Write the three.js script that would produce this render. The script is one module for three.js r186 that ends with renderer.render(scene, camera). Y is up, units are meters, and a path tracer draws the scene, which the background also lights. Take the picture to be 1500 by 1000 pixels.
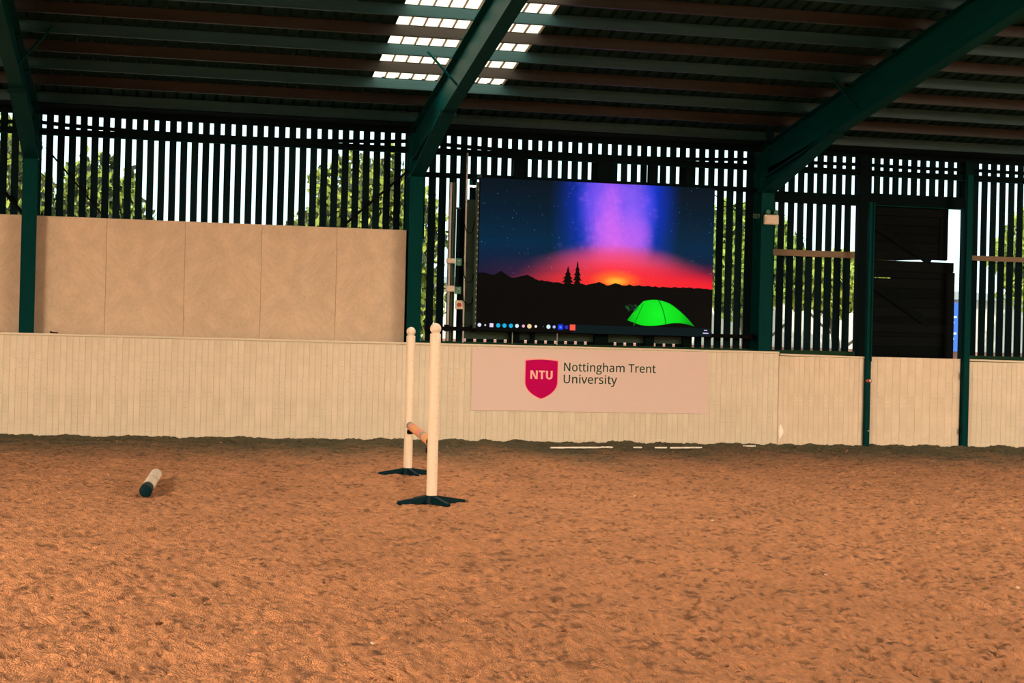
import * as THREE from 'three';
import { mergeGeometries } from 'three/addons/utils/BufferGeometryUtils.js';
import { RoundedBoxGeometry } from 'three/addons/geometries/RoundedBoxGeometry.js';
import { RectAreaLightUniformsLib } from 'three/addons/lights/RectAreaLightUniformsLib.js';
import { createNoise2D, createNoise3D } from 'simplex-noise';

// ------------------------------------------------------------ camera, sky, sun, lamps, exposure
const scene = new THREE.Scene();
const camera = new THREE.PerspectiveCamera(2 * Math.atan(500 / 2386) * 180 / Math.PI, 1.5, 0.1, 400);
camera.position.set(0, 1.5, 25.84);
camera.rotation.order = 'YXZ';
camera.rotation.set(0.0051, -0.215, 0.0243);
scene.add(camera);

const renderer = new THREE.WebGLRenderer();
renderer.toneMapping = THREE.LinearToneMapping;
renderer.toneMappingExposure = 1.0;
renderer.shadowMap.enabled = true;
RectAreaLightUniformsLib.init();

{ // bright, thinly clouded sky
  const w = 128, h = 64, d = new Float32Array(w * h * 4);
  for (let j = 0; j < h; j++) {
    const e = Math.max(0, (j + 0.5) / h * 2 - 1);
    for (let i = 0; i < w; i++) {
      const k = (j * w + i) * 4, t = Math.pow(e, 0.6);
      d[k] = 0.92 - 0.46 * t; d[k + 1] = 1.22 - 0.36 * t; d[k + 2] = 1.24 - 0.16 * t; d[k + 3] = 1;
    }
  }
  const sky = new THREE.DataTexture(d, w, h, THREE.RGBAFormat, THREE.FloatType);
  sky.mapping = THREE.EquirectangularReflectionMapping; sky.magFilter = THREE.LinearFilter; sky.needsUpdate = true;
  scene.background = sky;
  scene.backgroundIntensity = 1.5;
}
const sun = new THREE.DirectionalLight(new THREE.Color(1, 0.95, 0.85), 4.2);
sun.position.set(-14, 46, 34); sun.target.position.set(4, 0, -6);
sun.castShadow = true;
Object.assign(sun.shadow.camera, { left: -40, right: 40, top: 40, bottom: -40, near: 1, far: 140 });
sun.shadow.mapSize.set(2048, 2048);
scene.add(sun, sun.target);

const ROOF_LIGHT = new THREE.Color(1, 0.75, 0.51);
const ROOF_LIGHT_POWER = { over_screen: 6, far_bays: 2, near_slope_fill: 118 };  // near slope: unseen fill, far stronger than its sheets, to light the wall

// ------------------------------------------------------------ helpers
let seed = 20240611;
const rnd = () => { seed = (seed * 1664525 + 1013904223) >>> 0; return seed / 4294967296; };
const rr = (a, b) => a + (b - a) * rnd();
const noise2 = createNoise2D(rnd), noise3 = createNoise3D(rnd);
const used = new Map();
const numbered = n => { const k = used.get(n) || 0; used.set(n, k + 1); return k ? `${n}_${String(k).padStart(3, '0')}` : n; };
const shade = o => { o.castShadow = true; o.receiveShadow = true; return o; };
function thing(name, label, category, pos = [0, 0, 0], group) {
  const g = new THREE.Group(); g.name = numbered(name); g.position.set(...pos);
  g.userData = { label, category }; if (group) g.userData.group = group;
  scene.add(g); return g;
}
function single(name, label, category, geo, mat, pos = [0, 0, 0], group) {
  const m = shade(new THREE.Mesh(geo, mat)); m.name = numbered(name); m.position.set(...pos);
  m.userData = { label, category }; if (group) m.userData.group = group;
  scene.add(m); return m;
}
function structure(name, geo, mat) {
  const m = geo ? shade(new THREE.Mesh(geo, mat)) : new THREE.Group();
  m.name = name; m.userData = { kind: 'structure' }; scene.add(m); return m;
}
const partCount = new WeakMap();
function part(parent, name, geo, mat, pos = [0, 0, 0], rot, scale) {
  const m = shade(new THREE.Mesh(geo, mat));
  if (!partCount.has(parent)) partCount.set(parent, new Map());
  const c = partCount.get(parent), k = c.get(name) || 0; c.set(name, k + 1);
  m.name = k ? `${name}_${String(k).padStart(3, '0')}` : name;
  m.position.set(...pos); if (rot) m.rotation.set(...rot); if (scale) m.scale.set(...scale);
  parent.add(m); return m;
}
const boxCache = new Map();
function box(w, h, d) {
  const k = [w, h, d].map(v => v.toFixed(4)).join();
  if (!boxCache.has(k)) boxCache.set(k, new THREE.BoxGeometry(w, h, d));
  return boxCache.get(k);
}
const UNIT = new THREE.BoxGeometry(1, 1, 1);
function span(parent, name, mat, x0, x1, y0, y1, z0, z1) {            // a box between two corners
  return part(parent, name, box(x1 - x0, y1 - y0, z1 - z0), mat, [(x0 + x1) / 2, (y0 + y1) / 2, (z0 + z1) / 2]);
}
const rbox = (w, h, d, r = 0.01) => new RoundedBoxGeometry(w, h, d, 2, r);
const move = (g, x, y, z) => g.clone().translate(x, y, z);
function tube(points, r, seg = 24, rad = 8) {
  return new THREE.TubeGeometry(new THREE.CatmullRomCurve3(points.map(p => new THREE.Vector3(...p))), seg, r, rad, false);
}
function rod(parent, name, mat, a, b, r, rad = 8) {
  const A = new THREE.Vector3(...a), B = new THREE.Vector3(...b), d = B.clone().sub(A);
  const m = part(parent, name, new THREE.CylinderGeometry(r, r, d.length(), rad), mat, A.clone().add(B).multiplyScalar(0.5).toArray());
  m.quaternion.setFromUnitVectors(new THREE.Vector3(0, 1, 0), d.normalize()); return m;
}

// ------------------------------------------------------------ materials
const lin = (r, g, b) => new THREE.Color().setRGB(r, g, b);
function matt(r, g, b, o = {}) { return new THREE.MeshPhysicalMaterial({ color: lin(r, g, b), roughness: 0.9, specularIntensity: 0.12, ...o }); }
function std(r, g, b, o = {}) { return new THREE.MeshStandardMaterial({ color: lin(r, g, b), roughness: 0.75, ...o }); }
function noiseTexture(size, fn, srgb = true) {                          // fn(u, v) -> [r, g, b] 0..255
  const d = new Uint8Array(size * size * 4);
  for (let j = 0; j < size; j++) for (let i = 0; i < size; i++) {
    const c = fn(i / size, j / size), k = (j * size + i) * 4;
    d[k] = c[0]; d[k + 1] = c[1]; d[k + 2] = c[2]; d[k + 3] = 255;
  }
  const t = new THREE.DataTexture(d, size, size, THREE.RGBAFormat); t.wrapS = t.wrapT = THREE.RepeatWrapping;
  t.magFilter = THREE.LinearFilter; if (srgb) t.colorSpace = THREE.SRGBColorSpace; t.needsUpdate = true; return t;
}
const tau = Math.PI * 2;                                                // noise that wraps round at the texture's edges
const wrapN = (u, v, f, s) => noise3(Math.cos(u * tau) * f / tau + s, Math.sin(u * tau) * f / tau + Math.cos(v * tau) * f / tau, Math.sin(v * tau) * f / tau - s);
const clamp8 = v => Math.max(0, Math.min(255, v));

const paintMap = noiseTexture(256, (u, v) => {                          // old white paint: faint streaks down the boards, specks
  const s = wrapN(u, v * 0.08, 40, 3) * 5 + wrapN(u, v, 6, 9) * 5 + wrapN(u, v, 60, 5) * 3, k = wrapN(u, v, 90, 17) > 0.86 ? -26 : 0;
  return [clamp8(240 + s + k), clamp8(238 + s + k), clamp8(230 + s * 1.1 + k)];
});
const plyMap = noiseTexture(512, (u, v) => {                            // painted sheet with scuffs and marks
  const s = wrapN(u, v, 5, 21) * 9 + wrapN(u, v, 22, 31) * 6 + wrapN(u, v, 90, 7) * 3;
  const k = wrapN(u, v, 70, 41) > 0.83 ? -34 : 0, q = wrapN(u, v, 14, 51) > 0.7 && wrapN(u * 3, v, 60, 3) > 0.4 ? -16 : 0;
  return [clamp8(238 + s + k + q), clamp8(232 + s + k + q), clamp8(222 + s + k + q)];
});
const steelMap = noiseTexture(256, (u, v) => { const s = wrapN(u, v, 8, 61) * 14 + wrapN(u, v, 50, 66) * 10; const c = clamp8(225 + s); return [c, c, c]; });

const M = {
  boardPaint: [0, 1, 2, 3].map(i => { const t = paintMap.clone(); t.offset.set(i * 0.23, i * 0.31); t.repeat.set(0.12, 1); t.needsUpdate = true;
    return std(0.745 - i * 0.01, 0.715 - i * 0.01, 0.655 - i * 0.012, { map: t, roughness: 0.62 }); }),
  warmPaint: [0, 1, 2].map(i => { const t = paintMap.clone(); t.offset.set(i * 0.29 + 0.1, i * 0.17); t.repeat.set(0.12, 1); t.needsUpdate = true;
    return std(0.765 - i * 0.01, 0.695 - i * 0.01, 0.62 - i * 0.01, { map: t, roughness: 0.62 }); }),
  ply: [0, 1].map(i => { const t = plyMap.clone(); t.offset.set(i * 0.4, i * 0.2); t.repeat.set(0.7, 1); t.needsUpdate = true;
    return std(0.65, 0.57, 0.49, { map: t, roughness: 0.75 }); }),
  steel: matt(0, 0.044, 0.047, { map: steelMap, roughness: 0.6, specularIntensity: 0.06 }),
  steelDark: matt(0.001, 0.012, 0.013),
  purlinGreen: matt(0.011, 0.056, 0.07, { map: steelMap, roughness: 0.5, specularIntensity: 0.35 }),
  purlinBrown: matt(0.017, 0.018, 0.018, { map: steelMap, roughness: 0.5, specularIntensity: 0.35 }),
  sheet: matt(0.010, 0.042, 0.036, { map: steelMap, roughness: 0.6 }),
  sheetTop: std(0.2, 0.25, 0.22),
  slat: [0, 1, 2].map(i => matt(0.001 + i * 0.0007, 0.007 + i * 0.002, 0.010 + i * 0.002)),
  rail: matt(0.001, 0.005, 0.006),
  sill: matt(0.012, 0.04, 0.022),
  paleTimber: std(0.16, 0.12, 0.08, { roughness: 0.8 }),
  doorBoard: [0, 1, 2].map(i => matt(0.002 + i * 0.001, 0.004 + i * 0.001, 0.005 + i * 0.001)),
  black: matt(0.003, 0.003, 0.004),
  grey: matt(0.035, 0.062, 0.05),
  galv: std(0.30, 0.30, 0.28, { roughness: 0.4, metalness: 0.4 }),
  boxPlastic: std(0.55, 0.5, 0.42, { roughness: 0.5 }),
  greenPlastic: std(0.03, 0.16, 0.12, { roughness: 0.5 }),
  red: std(0.30, 0.02, 0.02, { roughness: 0.5 }),
  whitePlastic: std(0.66, 0.61, 0.53, { roughness: 0.45 }),
  footPlastic: matt(0.001, 0.016, 0.024, { roughness: 0.5, specularIntensity: 0.12 }),
  holeDark: std(0.5, 0.42, 0.33),
  coral: std(0.75, 0.27, 0.2, { roughness: 0.45 }),
  orange: std(0.78, 0.36, 0.14, { roughness: 0.45 }),
  bandGrey: std(0.3, 0.28, 0.24, { roughness: 0.45 }),
  pale: std(0.96, 0.94, 0.88, { roughness: 0.8 }),
  blockwork: std(0.4, 0.36, 0.3),
};

// ------------------------------------------------------------ dimensions (metres; the wall's front face is z = 0)
const SLOPE = 0.1443, PURLIN_Y = 5.1, PURLIN_H = 0.16, RIDGE_Z = 15, EAVE_Z = -0.8, FAR_Z = 31;
const FRAMES = [-1.95, 4.045, 10.05];
const X0 = -13.5, X1 = 23.5;
const under = z => PURLIN_Y + SLOPE * (z <= RIDGE_Z ? z : 2 * RIDGE_Z - z);      // underside of the purlins
const ROOF_PITCH = Math.atan(SLOPE);

// ------------------------------------------------------------ floor: raked sand
{
  const rows = 640, cols = 560, pos = new Float32Array((rows + 1) * (cols + 1) * 3), col = new Float32Array(pos.length), idx = [];
  const clamp = v => Math.max(-0.03, v);
  const uvs = new Float32Array((rows + 1) * (cols + 1) * 2);
  for (let j = 0; j <= rows; j++) {
    const t = j / rows, z = 21.5 - (21.5 + 0.02) * (1 - Math.pow(1 - t, 1.25));
    const cx = 2.0 + (21.5 - z) * 0.21, half = 4.4 + (21.5 - z) * 0.33;
    for (let i = 0; i <= cols; i++) {
      const s = i / cols * 2 - 1, x = cx + s * half, k = j * (cols + 1) + i;
      const edge = Math.min(1, (1 - Math.abs(s)) * 14, j / 14);
      const lump = noise2(x * 1.3, z * 1.3) * 0.011 + noise2(x * 3.2 + 7, z * 4.2) * 0.010 - Math.abs(noise2(x * 5.5, z * 8 + 3)) * 0.022
        + noise2(x * 11 + 1, z * 15) * 0.011 + noise2(x * 27, z * 32) * 0.0055 + 0.006;
      const pit = Math.max(0, noise2(x * 5.3 + 40, z * 5.3) - 0.52) * -0.06;       // hoof prints
      const track = Math.exp(-((z - 1.7) ** 2) / 1.3) * -0.012 + Math.exp(-(z * z) / 0.12) * 0.035 * (0.7 + 0.6 * noise2(x * 2.2, 9));
      const y = clamp((lump + pit + track) * edge);
      pos[k * 3] = x; pos[k * 3 + 1] = y; pos[k * 3 + 2] = z;
      uvs[k * 2] = x; uvs[k * 2 + 1] = z;
      const n = 1 + noise2(x * 0.6, z * 0.6 + 20) * 0.08 + noise2(x * 7 + 3, z * 10) * 0.13 + noise2(x * 30, z * 38) * 0.28;
      const f = noise2(x * 4.2 + 60, z * 8) * 0.7 + noise2(x * 13, z * 20 + 5) * 0.6 + noise2(x * 1.1, z * 1.4 + 31) * 0.25;
      const fibre = 1 - 0.62 * Math.min(1, Math.max(0, (f - 0.40) / 0.2));                    // dark fibre flecks, with the shade under clumps painted in
      // shade along the wall painted into the sand: darker, cooler, with a ragged edge
      const wallShade = Math.min(1, Math.max(0, (5.6 + 1.3 * noise2(x * 0.45, 77) + 0.9 * noise2(x * 1.5, z * 2) - z) / 4.6));
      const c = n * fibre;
      col[k * 3] = 0.40 * c * (1 - 0.78 * wallShade); col[k * 3 + 1] = 0.19 * c * (1 - 0.56 * wallShade); col[k * 3 + 2] = 0.092 * c * (1 - 0.50 * wallShade);
    }
  }
  for (let j = 0; j < rows; j++) for (let i = 0; i < cols; i++) {
    const a = j * (cols + 1) + i, b = a + 1, c = a + cols + 1, d = c + 1; idx.push(a, b, c, b, d, c);
  }
  const g = new THREE.BufferGeometry();
  g.setAttribute('position', new THREE.BufferAttribute(pos, 3)); g.setAttribute('color', new THREE.BufferAttribute(col, 3));
  g.setAttribute('uv', new THREE.BufferAttribute(uvs, 2)); g.setIndex(idx); g.computeVertexNormals();
  const grain = noiseTexture(512, (u, v) => { const c = clamp8(128 + wrapN(u, v, 60, 71) * 60 + wrapN(u, v, 140, 75) * 55); return [c, c, c]; }, false);
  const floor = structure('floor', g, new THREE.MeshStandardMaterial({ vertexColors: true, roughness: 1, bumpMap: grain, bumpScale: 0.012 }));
  part(floor, 'base_slab', box(X1 - X0, 0.4, FAR_Z + 1), std(0.38, 0.18, 0.09, { roughness: 1 }), [(X0 + X1) / 2, -0.231, (FAR_Z - 1) / 2]);

  const clod = new THREE.IcosahedronGeometry(1, 1), cp = clod.attributes.position;
  for (let i = 0; i < cp.count; i++) { const f = 1 + 0.28 * noise3(cp.getX(i) * 2, cp.getY(i) * 2, cp.getZ(i) * 2); cp.setXYZ(i, cp.getX(i) * f, cp.getY(i) * f * 0.6, cp.getZ(i) * f); }
  clod.computeVertexNormals();
  const N = 5000, clods = new THREE.InstancedMesh(clod, std(1, 1, 1, { roughness: 1 }), N), mt = new THREE.Matrix4(), q = new THREE.Quaternion(), cc = new THREE.Color();
  for (let i = 0; i < N; i++) {
    const z = 20.5 * Math.pow(rnd(), 0.8) + 0.15, x = 2.0 + (21.5 - z) * 0.21 + rr(-1, 1) * (3.9 + (21.5 - z) * 0.31), s = 0.004 + 0.014 * Math.pow(rnd(), 3);
    q.setFromEuler(new THREE.Euler(rr(-0.4, 0.4), rr(0, 6), rr(-0.4, 0.4)));
    mt.compose(new THREE.Vector3(x, noise2(x * 1.3, z * 1.3) * 0.008 - 0.004, z), q, new THREE.Vector3(s * rr(0.8, 1.9), s, s)); clods.setMatrixAt(i, mt);
    const k = rnd(); clods.setColorAt(i, k < 0.5 ? cc.setRGB(0.20, 0.10, 0.06) : k < 0.985 ? cc.setRGB(0.40, 0.19, 0.095) : cc.setRGB(0.6, 0.48, 0.36));
  }
  clods.name = 'sand_clods'; clods.userData = { kind: 'stuff', label: 'loose crumbs and fibre clods scattered over the brown arena sand', category: 'sand' };
  shade(clods); scene.add(clods);
}

// ------------------------------------------------------------ the slatted wall
const wall = structure('wall_back');
const GAP = 0.062, SLAT_Z = -0.62, SLAT_T = 0.024;
{
  const left = []; for (let x = -1.79 - 0.1717 * 20; x < 3.95; x += 0.1717) left.push(x);
  const mid = []; for (let i = 0; i < 33; i++) mid.push(4.286 + i * 0.17215);
  const right = []; for (let i = 0; i < 9; i++) right.push(10.388 + i * 0.1756);
  const overDoor = []; for (let i = 0; i < 10; i++) overDoor.push(12.15 + i * 0.1747);
  const far = []; for (let i = 0; i < 20; i++) far.push(14.034 + i * 0.1744);
  const runs = [[left, 3.28], [mid, 1.3], [right, 1.3], [overDoor, 4.25], [far, 1.3]];
  const all = runs.flatMap(([g, y0]) => g.map(x => ({ x, y0 })));
  for (let i = 0; i + 1 < all.length; i++) {
    const a = all[i], b = all[i + 1], wgap = GAP;
    let x0 = a.x + wgap / 2, x1 = b.x - wgap / 2; if (x1 - x0 < 0.02) continue;
    const y0 = a.y0 !== b.y0 ? Math.max(a.y0, b.y0) : a.y0;
    const n = x1 - x0 > 0.22 ? 2 : 1;                                            // wider boarding behind the columns
    const split = y0 > 2 ? y0 : a.x < 10 ? 4.33 : 3.30, tiers = y0 > 2 ? [[y0, 5.1, 0]] : [[split, 5.1, 0], [y0, split, a.x < 10 ? 0.006 : 0.007]];
    for (let k = 0; k < n; k++) for (const [lo, hi, grow] of tiers) {             // the lower tier's boards are a little wider
      const p = x0 + (x1 - x0) * k / n - (k ? 0 : grow), r = x0 + (x1 - x0) * (k + 1) / n + (k === n - 1 ? grow : 0);
      part(wall, 'slat', UNIT, M.slat[Math.floor(rnd() * 3)], [(p + r) / 2, (lo + hi) / 2, SLAT_Z + rr(-0.003, 0.003)], [0, 0, rr(-0.0012, 0.0012)], [r - p - (n > 1 ? 0.002 : 0), hi - lo - 0.001, SLAT_T]);
    }
  }
  // board behind the slats under the eave and the concrete base
  span(wall, 'eave_board', M.rail, X0, X1, 5.0, 5.22, -0.60, -0.55);
  span(wall, 'base_wall', M.blockwork, X0, X1, -0.3, 1.45, -0.70, -0.63 + 0.09);
  span(wall, 'sill', M.sill, 4.17, 9.93, 1.45, 1.615, -0.60, -0.40);
  span(wall, 'sill', M.sill, 10.17, 11.80, 1.45, 1.612, -0.60, -0.40);
  span(wall, 'sill', M.sill, 13.9, X1, 1.45, 1.595, -0.60, -0.40);
  span(wall, 'side_panel', M.ply[0], X0, -5, 1.4, 5.1, -0.62, -0.58);
  span(wall, 'side_panel', M.ply[0], 17.6, X1, 1.4, 5.1, -0.62, -0.58);
  // sheeting rails: the lower one is straight, the upper one sags between the frames
  const bays = [[-7.95, -2.06], [-1.84, 3.93], [4.16, 9.93], [10.17, 11.90], [12.02, 13.86], [13.98, 17.6]];
  for (const [a, b] of bays) {
    const flat = a > 10;
    span(wall, 'rail', M.rail, a, b, 4.675, 4.775, -0.60, -0.50);
    const s = new THREE.Shape(), n = 16, sag = t => flat ? 0.012 * Math.sin(t * Math.PI) : 0.085 * Math.pow(Math.sin(t * Math.PI), 0.8);
    for (let i = 0; i <= n; i++) { const t = i / n, x = a + (b - a) * t; i ? s.lineTo(x, 4.893 - sag(t)) : s.moveTo(x, 4.893); }
    for (let i = n; i >= 0; i--) { const t = i / n; s.lineTo(a + (b - a) * t, 4.838 - sag(t)); }
    part(wall, 'sagging_rail', new THREE.ExtrudeGeometry(s, { depth: 0.05, bevelEnabled: false }), M.rail, [0, 0, -0.555]);
    part(wall, 'rail_edge', box(b - a, 0.008, 0.02), M.steel, [(a + b) / 2, 4.668, -0.49]);
  }
  span(wall, 'rail', M.rail, 4.16, 9.93, 4.298, 4.372, -0.58, -0.46);
  span(wall, 'rail', M.rail, 10.17, 11.90, 4.15, 4.33, -0.60, -0.46);
  span(wall, 'lintel', M.rail, 12.02, 13.86, 4.17, 4.37, -0.60, -0.46);
  span(wall, 'lintel_edge', M.steel, 12.02, 13.82, 4.155, 4.168, -0.52, -0.45);
  span(wall, 'pale_rail', M.paleTimber, 10.19, 11.80, 3.232, 3.338, -0.60, -0.50);
  span(wall, 'pale_rail', M.paleTimber, 13.98, 17.6, 3.275, 3.36, -0.60, -0.50);
  // dark posts beside the door
  span(wall, 'post', M.rail, 11.84, 12.06, 0, 5.0, -0.60, -0.44);
  span(wall, 'post', M.steelDark, 13.83, 13.98, 0, 5.0, -0.60, -0.44);
  // painted sheets that fill the left bays between the kicking board and the slats
  const joints = [-5.6, -4.4, -3.2, -2.0, -0.797, 0.41, 1.61, 2.81, 3.94];
  for (let i = 0; i + 1 < joints.length; i++)
    part(wall, 'wall_sheet', rbox(joints[i + 1] - joints[i] - 0.003, 1.95, 0.03, 0.004), M.ply[i % 2], [(joints[i] + joints[i + 1]) / 2, 3.405 - 0.975, -0.465]);
  for (let i = 1; i < joints.length; i++) span(wall, 'leak_batten', M.rail, joints[i] - 0.05, Math.min(joints[i] + 0.05, 3.95), 1.45, 3.39, -0.53, -0.482);  // added behind the joints to block light leaks
  // thin diagonal rods across the left bays
  rod(wall, 'brace_rod', M.black, [-1.75, 4.47, -0.52], [-0.85, 3.43, -0.49], 0.014);
  rod(wall, 'brace_rod', M.black, [3.95, 4.38, -0.52], [2.90, 3.43, -0.49], 0.02);
  rod(wall, 'brace_rod', M.black, [-2.03, 3.38, -0.50], [-2.35, 3.75, -0.52], 0.03);
  // behind the screen: grey board, uprights, beam
  span(wall, 'grey_board', M.grey, 4.92, 8.79, 1.665, 3.96, -0.59, -0.56);
  for (const [a, b] of [[5.70, 5.86], [6.06, 6.12], [7.15, 7.38], [8.03, 8.18], [8.70, 8.80]])
    span(wall, 'upright', M.rail, a, b, 1.6, a === 6.06 ? 4.3 : 4.68, -0.55, -0.42);
  for (const x of [5.73, 6.49]) rod(wall, 'thin_rod', M.galv, [x, 1.6, -0.38], [x, 1.9, -0.38], 0.009);
}

// ------------------------------------------------------------ door with a gap on its right
{
  const door = structure('door_1');
  const z0 = -0.58, t = 0.028;
  const wedge = (x0, x1, yb0, yb1, y1) => {
    const s = new THREE.Shape([[x0, yb0], [12.6, yb0], [13.1, yb1], [x1, yb1], [x1, y1], [x0, y1]].map(p => new THREE.Vector2(...p)));
    return new THREE.ExtrudeGeometry(s, { depth: t, bevelEnabled: false });
  };
  let y = 4.15;
  while (y > 3.45) { part(door, 'door_board', rbox(1.46, 0.148, t, 0.005), M.doorBoard[Math.floor(rnd() * 3)], [12.83, y - 0.075, z0 + t / 2 + rr(0, 0.004)]); y -= 0.152; }
  part(door, 'door_board', wedge(12.1, 13.56, 3.222, 3.252, y - 0.002), M.doorBoard[1], [0, 0, z0]);
  y = 3.22; let i = 0;
  while (y > 0.1) {
    const h = i === 1 ? 0.13 : 0.165;
    part(door, 'door_board', rbox(1.60, h, t, 0.005), M.doorBoard[i % 3], [12.90, y - h / 2, z0 + t / 2 + rr(0, 0.004)]);
    y -= h + (i === 1 ? 0.012 : 0.004); i++;
  }
  span(door, 'leak_board', M.doorBoard[0], 12.1, 13.56, 3.30, 4.15, z0 - 0.014, z0 - 0.002);  // backing added so no daylight shows between the boards
  span(door, 'leak_board', M.doorBoard[0], 12.1, 13.70, 0.1, 2.86, z0 - 0.014, z0 - 0.002);
  span(door, 'leak_board', M.doorBoard[0], 12.52, 13.70, 2.86, 3.2, z0 - 0.014, z0 - 0.002);
  span(door, 'leak_stop', M.doorBoard[0], 12.06, 13.60, 4.12, 4.18, z0 - 0.03, z0 - 0.014);  // added to close the bright line over the door
  const zf = z0 + t;
  const bar = (x0, y0, x1, y1, w) => { const L = Math.hypot(x1 - x0, y1 - y0); part(door, 'brace', rbox(L, w, 0.04, 0.005), M.doorBoard[0], [(x0 + x1) / 2, (y0 + y1) / 2, zf + 0.02], [0, 0, Math.atan2(y1 - y0, x1 - x0)]); };
  bar(12.14, 3.84, 13.24, 3.22, 0.13); bar(12.14, 2.80, 13.24, 2.12, 0.13);
  span(door, 'ledge', M.doorBoard[2], 12.1, 13.56, 3.04, 3.20, zf, zf + 0.035);
  span(door, 'ledge', M.doorBoard[2], 12.1, 13.70, 1.97, 2.12, zf, zf + 0.035);
  span(door, 'ledge', M.doorBoard[1], 12.1, 13.56, 4.0, 4.14, zf, zf + 0.035);
  span(door, 'stile', M.doorBoard[1], 13.57 - 0.16, 13.56, 3.26, 4.14, zf, zf + 0.03);
  span(door, 'stile', M.doorBoard[1], 13.54, 13.71, 0.1, 3.04, zf, zf + 0.03);
}

// ------------------------------------------------------------ kicking boards (trim), gate and posts
function boards(parent, x0, x1, pitch, top, z, mats) {
  const n = Math.round((x1 - x0) / pitch), w = (x1 - x0) / n;
  const s = new THREE.Shape([[-w / 2 + 0.0008, -0.028], [w / 2 - 0.0008, -0.028], [w / 2 - 0.0006, -0.003], [w / 2 - 0.0035, 0], [-w / 2 + 0.0035, 0], [-w / 2 + 0.0006, -0.003]].map(p => new THREE.Vector2(...p)));
  const g = new THREE.ExtrudeGeometry(s, { depth: top + 0.08, bevelEnabled: false }); g.rotateX(-Math.PI / 2); g.scale(1, 1, -1);
  const p = g.attributes.position, uv = g.attributes.uv; for (let i = 0; i < p.count; i++) uv.setXY(i, p.getX(i), p.getY(i) * 0.5);
  g.index ? g.index.array.reverse() : flip(g); g.computeVertexNormals();
  for (let i = 0; i < n; i++) part(parent, 'board', g, mats[Math.floor(rnd() * mats.length)], [x0 + w * (i + 0.5), -0.08, z + rr(-0.0015, 0.0015)]);
}
function flip(g) {
  for (const name of ['position', 'uv']) { const a = g.attributes[name], n = a.itemSize, t = a.array; for (let i = 0; i < a.count; i += 3) for (let k = 0; k < n; k++) { const v = t[(i + 1) * n + k]; t[(i + 1) * n + k] = t[(i + 2) * n + k]; t[(i + 2) * n + k] = v; } }
}
{
  const kick = structure('trim_1');
  boards(kick, -5.6, 10.25, 0.0925, 1.545, 0, M.boardPaint);
  part(kick, 'cap', rbox(15.85, 0.034, 0.19, 0.008), M.boardPaint[0], [2.325, 1.562, -0.072]);
  span(kick, 'frame_rail', M.blockwork, -5.6, 10.25, 1.35, 1.50, -0.09, -0.03);
  const scrap = mergeGeometries([rbox(0.12, 0.02, 0.05, 0.008).rotateZ(-0.06), rbox(0.035, 0.016, 0.05, 0.006).translate(-0.045, 0.011, 0)]);
  single('dark_scrap', 'small dark scrap lying on the board cap beside the left column', 'scrap', scrap, M.black, [-1.53, 1.592, -0.02]);
  const kick2 = structure('trim_2');
  boards(kick2, 10.25, 11.79, 0.0925, 1.505, 0.018, M.warmPaint);
  part(kick2, 'cap', rbox(1.53, 0.032, 0.2, 0.008), M.warmPaint[0], [11.02, 1.523, -0.06], [0, 0, -0.012]);
  // small pale patch on the face of the corner board
  const s = new THREE.Shape([[0, 0.15], [0.012, 0.24], [0.03, 0.26], [0.075, 0.17], [0.08, 0.11], [0.035, 0.03], [0.01, 0.02]].map(p => new THREE.Vector2(p[0] - 0.02, p[1] + 0.1)));
  const palePatch = part(kick2, 'pale_patch', new THREE.ExtrudeGeometry(s, { depth: 0.006, bevelEnabled: false }), M.pale, [10.29, 0, 0.018]);
  palePatch.userData.label = 'pale patch on the board corner';
  const kick3 = structure('trim_3');
  boards(kick3, 13.72, 17.7, 0.0925, 1.485, 0.0, M.boardPaint);
  part(kick3, 'cap', rbox(3.98, 0.034, 0.19, 0.008), M.boardPaint[1], [15.71, 1.503, -0.065], [0, 0, -0.006]);

  const gate = thing('arena_gate', 'low gate of pale vertical boards between two green posts', 'gate');
  boards(gate, 11.90, 13.585, 0.14, 1.53, 0.0, M.warmPaint);
  span(gate, 'gate_rail', M.blockwork, 11.90, 13.585, 1.2, 1.32, -0.08, -0.032);
  span(gate, 'gate_rail', M.blockwork, 11.90, 13.585, 0.2, 0.32, -0.08, -0.032);

  const p1 = thing('gate_post', 'slim green gate post with a red and white catch on it', 'post', [11.83, 0, 0.06]);
  part(p1, 'shaft', rbox(0.092, 4.2, 0.092, 0.012), M.steel, [0, 2.06, 0]);
  rod(p1, 'pipe', M.steel, [0.03, 1.45, 0.062], [0.03, 4.15, 0.062], 0.017);
  part(p1, 'catch', rbox(0.10, 0.05, 0.035, 0.01), M.red, [0, 1.12, 0.058]);
  part(p1, 'catch_button', new THREE.CylinderGeometry(0.018, 0.018, 0.03, 14), M.whitePlastic, [0.01, 1.125, 0.085], [Math.PI / 2, 0, 0]);
  part(p1, 'reflector', rbox(0.03, 0.012, 0.008, 0.003), M.whitePlastic, [0.02, 0.27, 0.05]);
  const p2 = thing('gate_post', 'thicker green gate post on the hinge side, rising to the slats', 'post', [13.645, 0, 0.06]);
  part(p2, 'shaft', rbox(0.112, 4.75, 0.1, 0.014), M.steel, [0, 2.335, 0]);
  for (const y of [0.3, 1.25]) part(p2, 'hinge', new THREE.CylinderGeometry(0.018, 0.018, 0.1, 12), M.steelDark, [-0.062, y, 0.03]);
}

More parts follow.
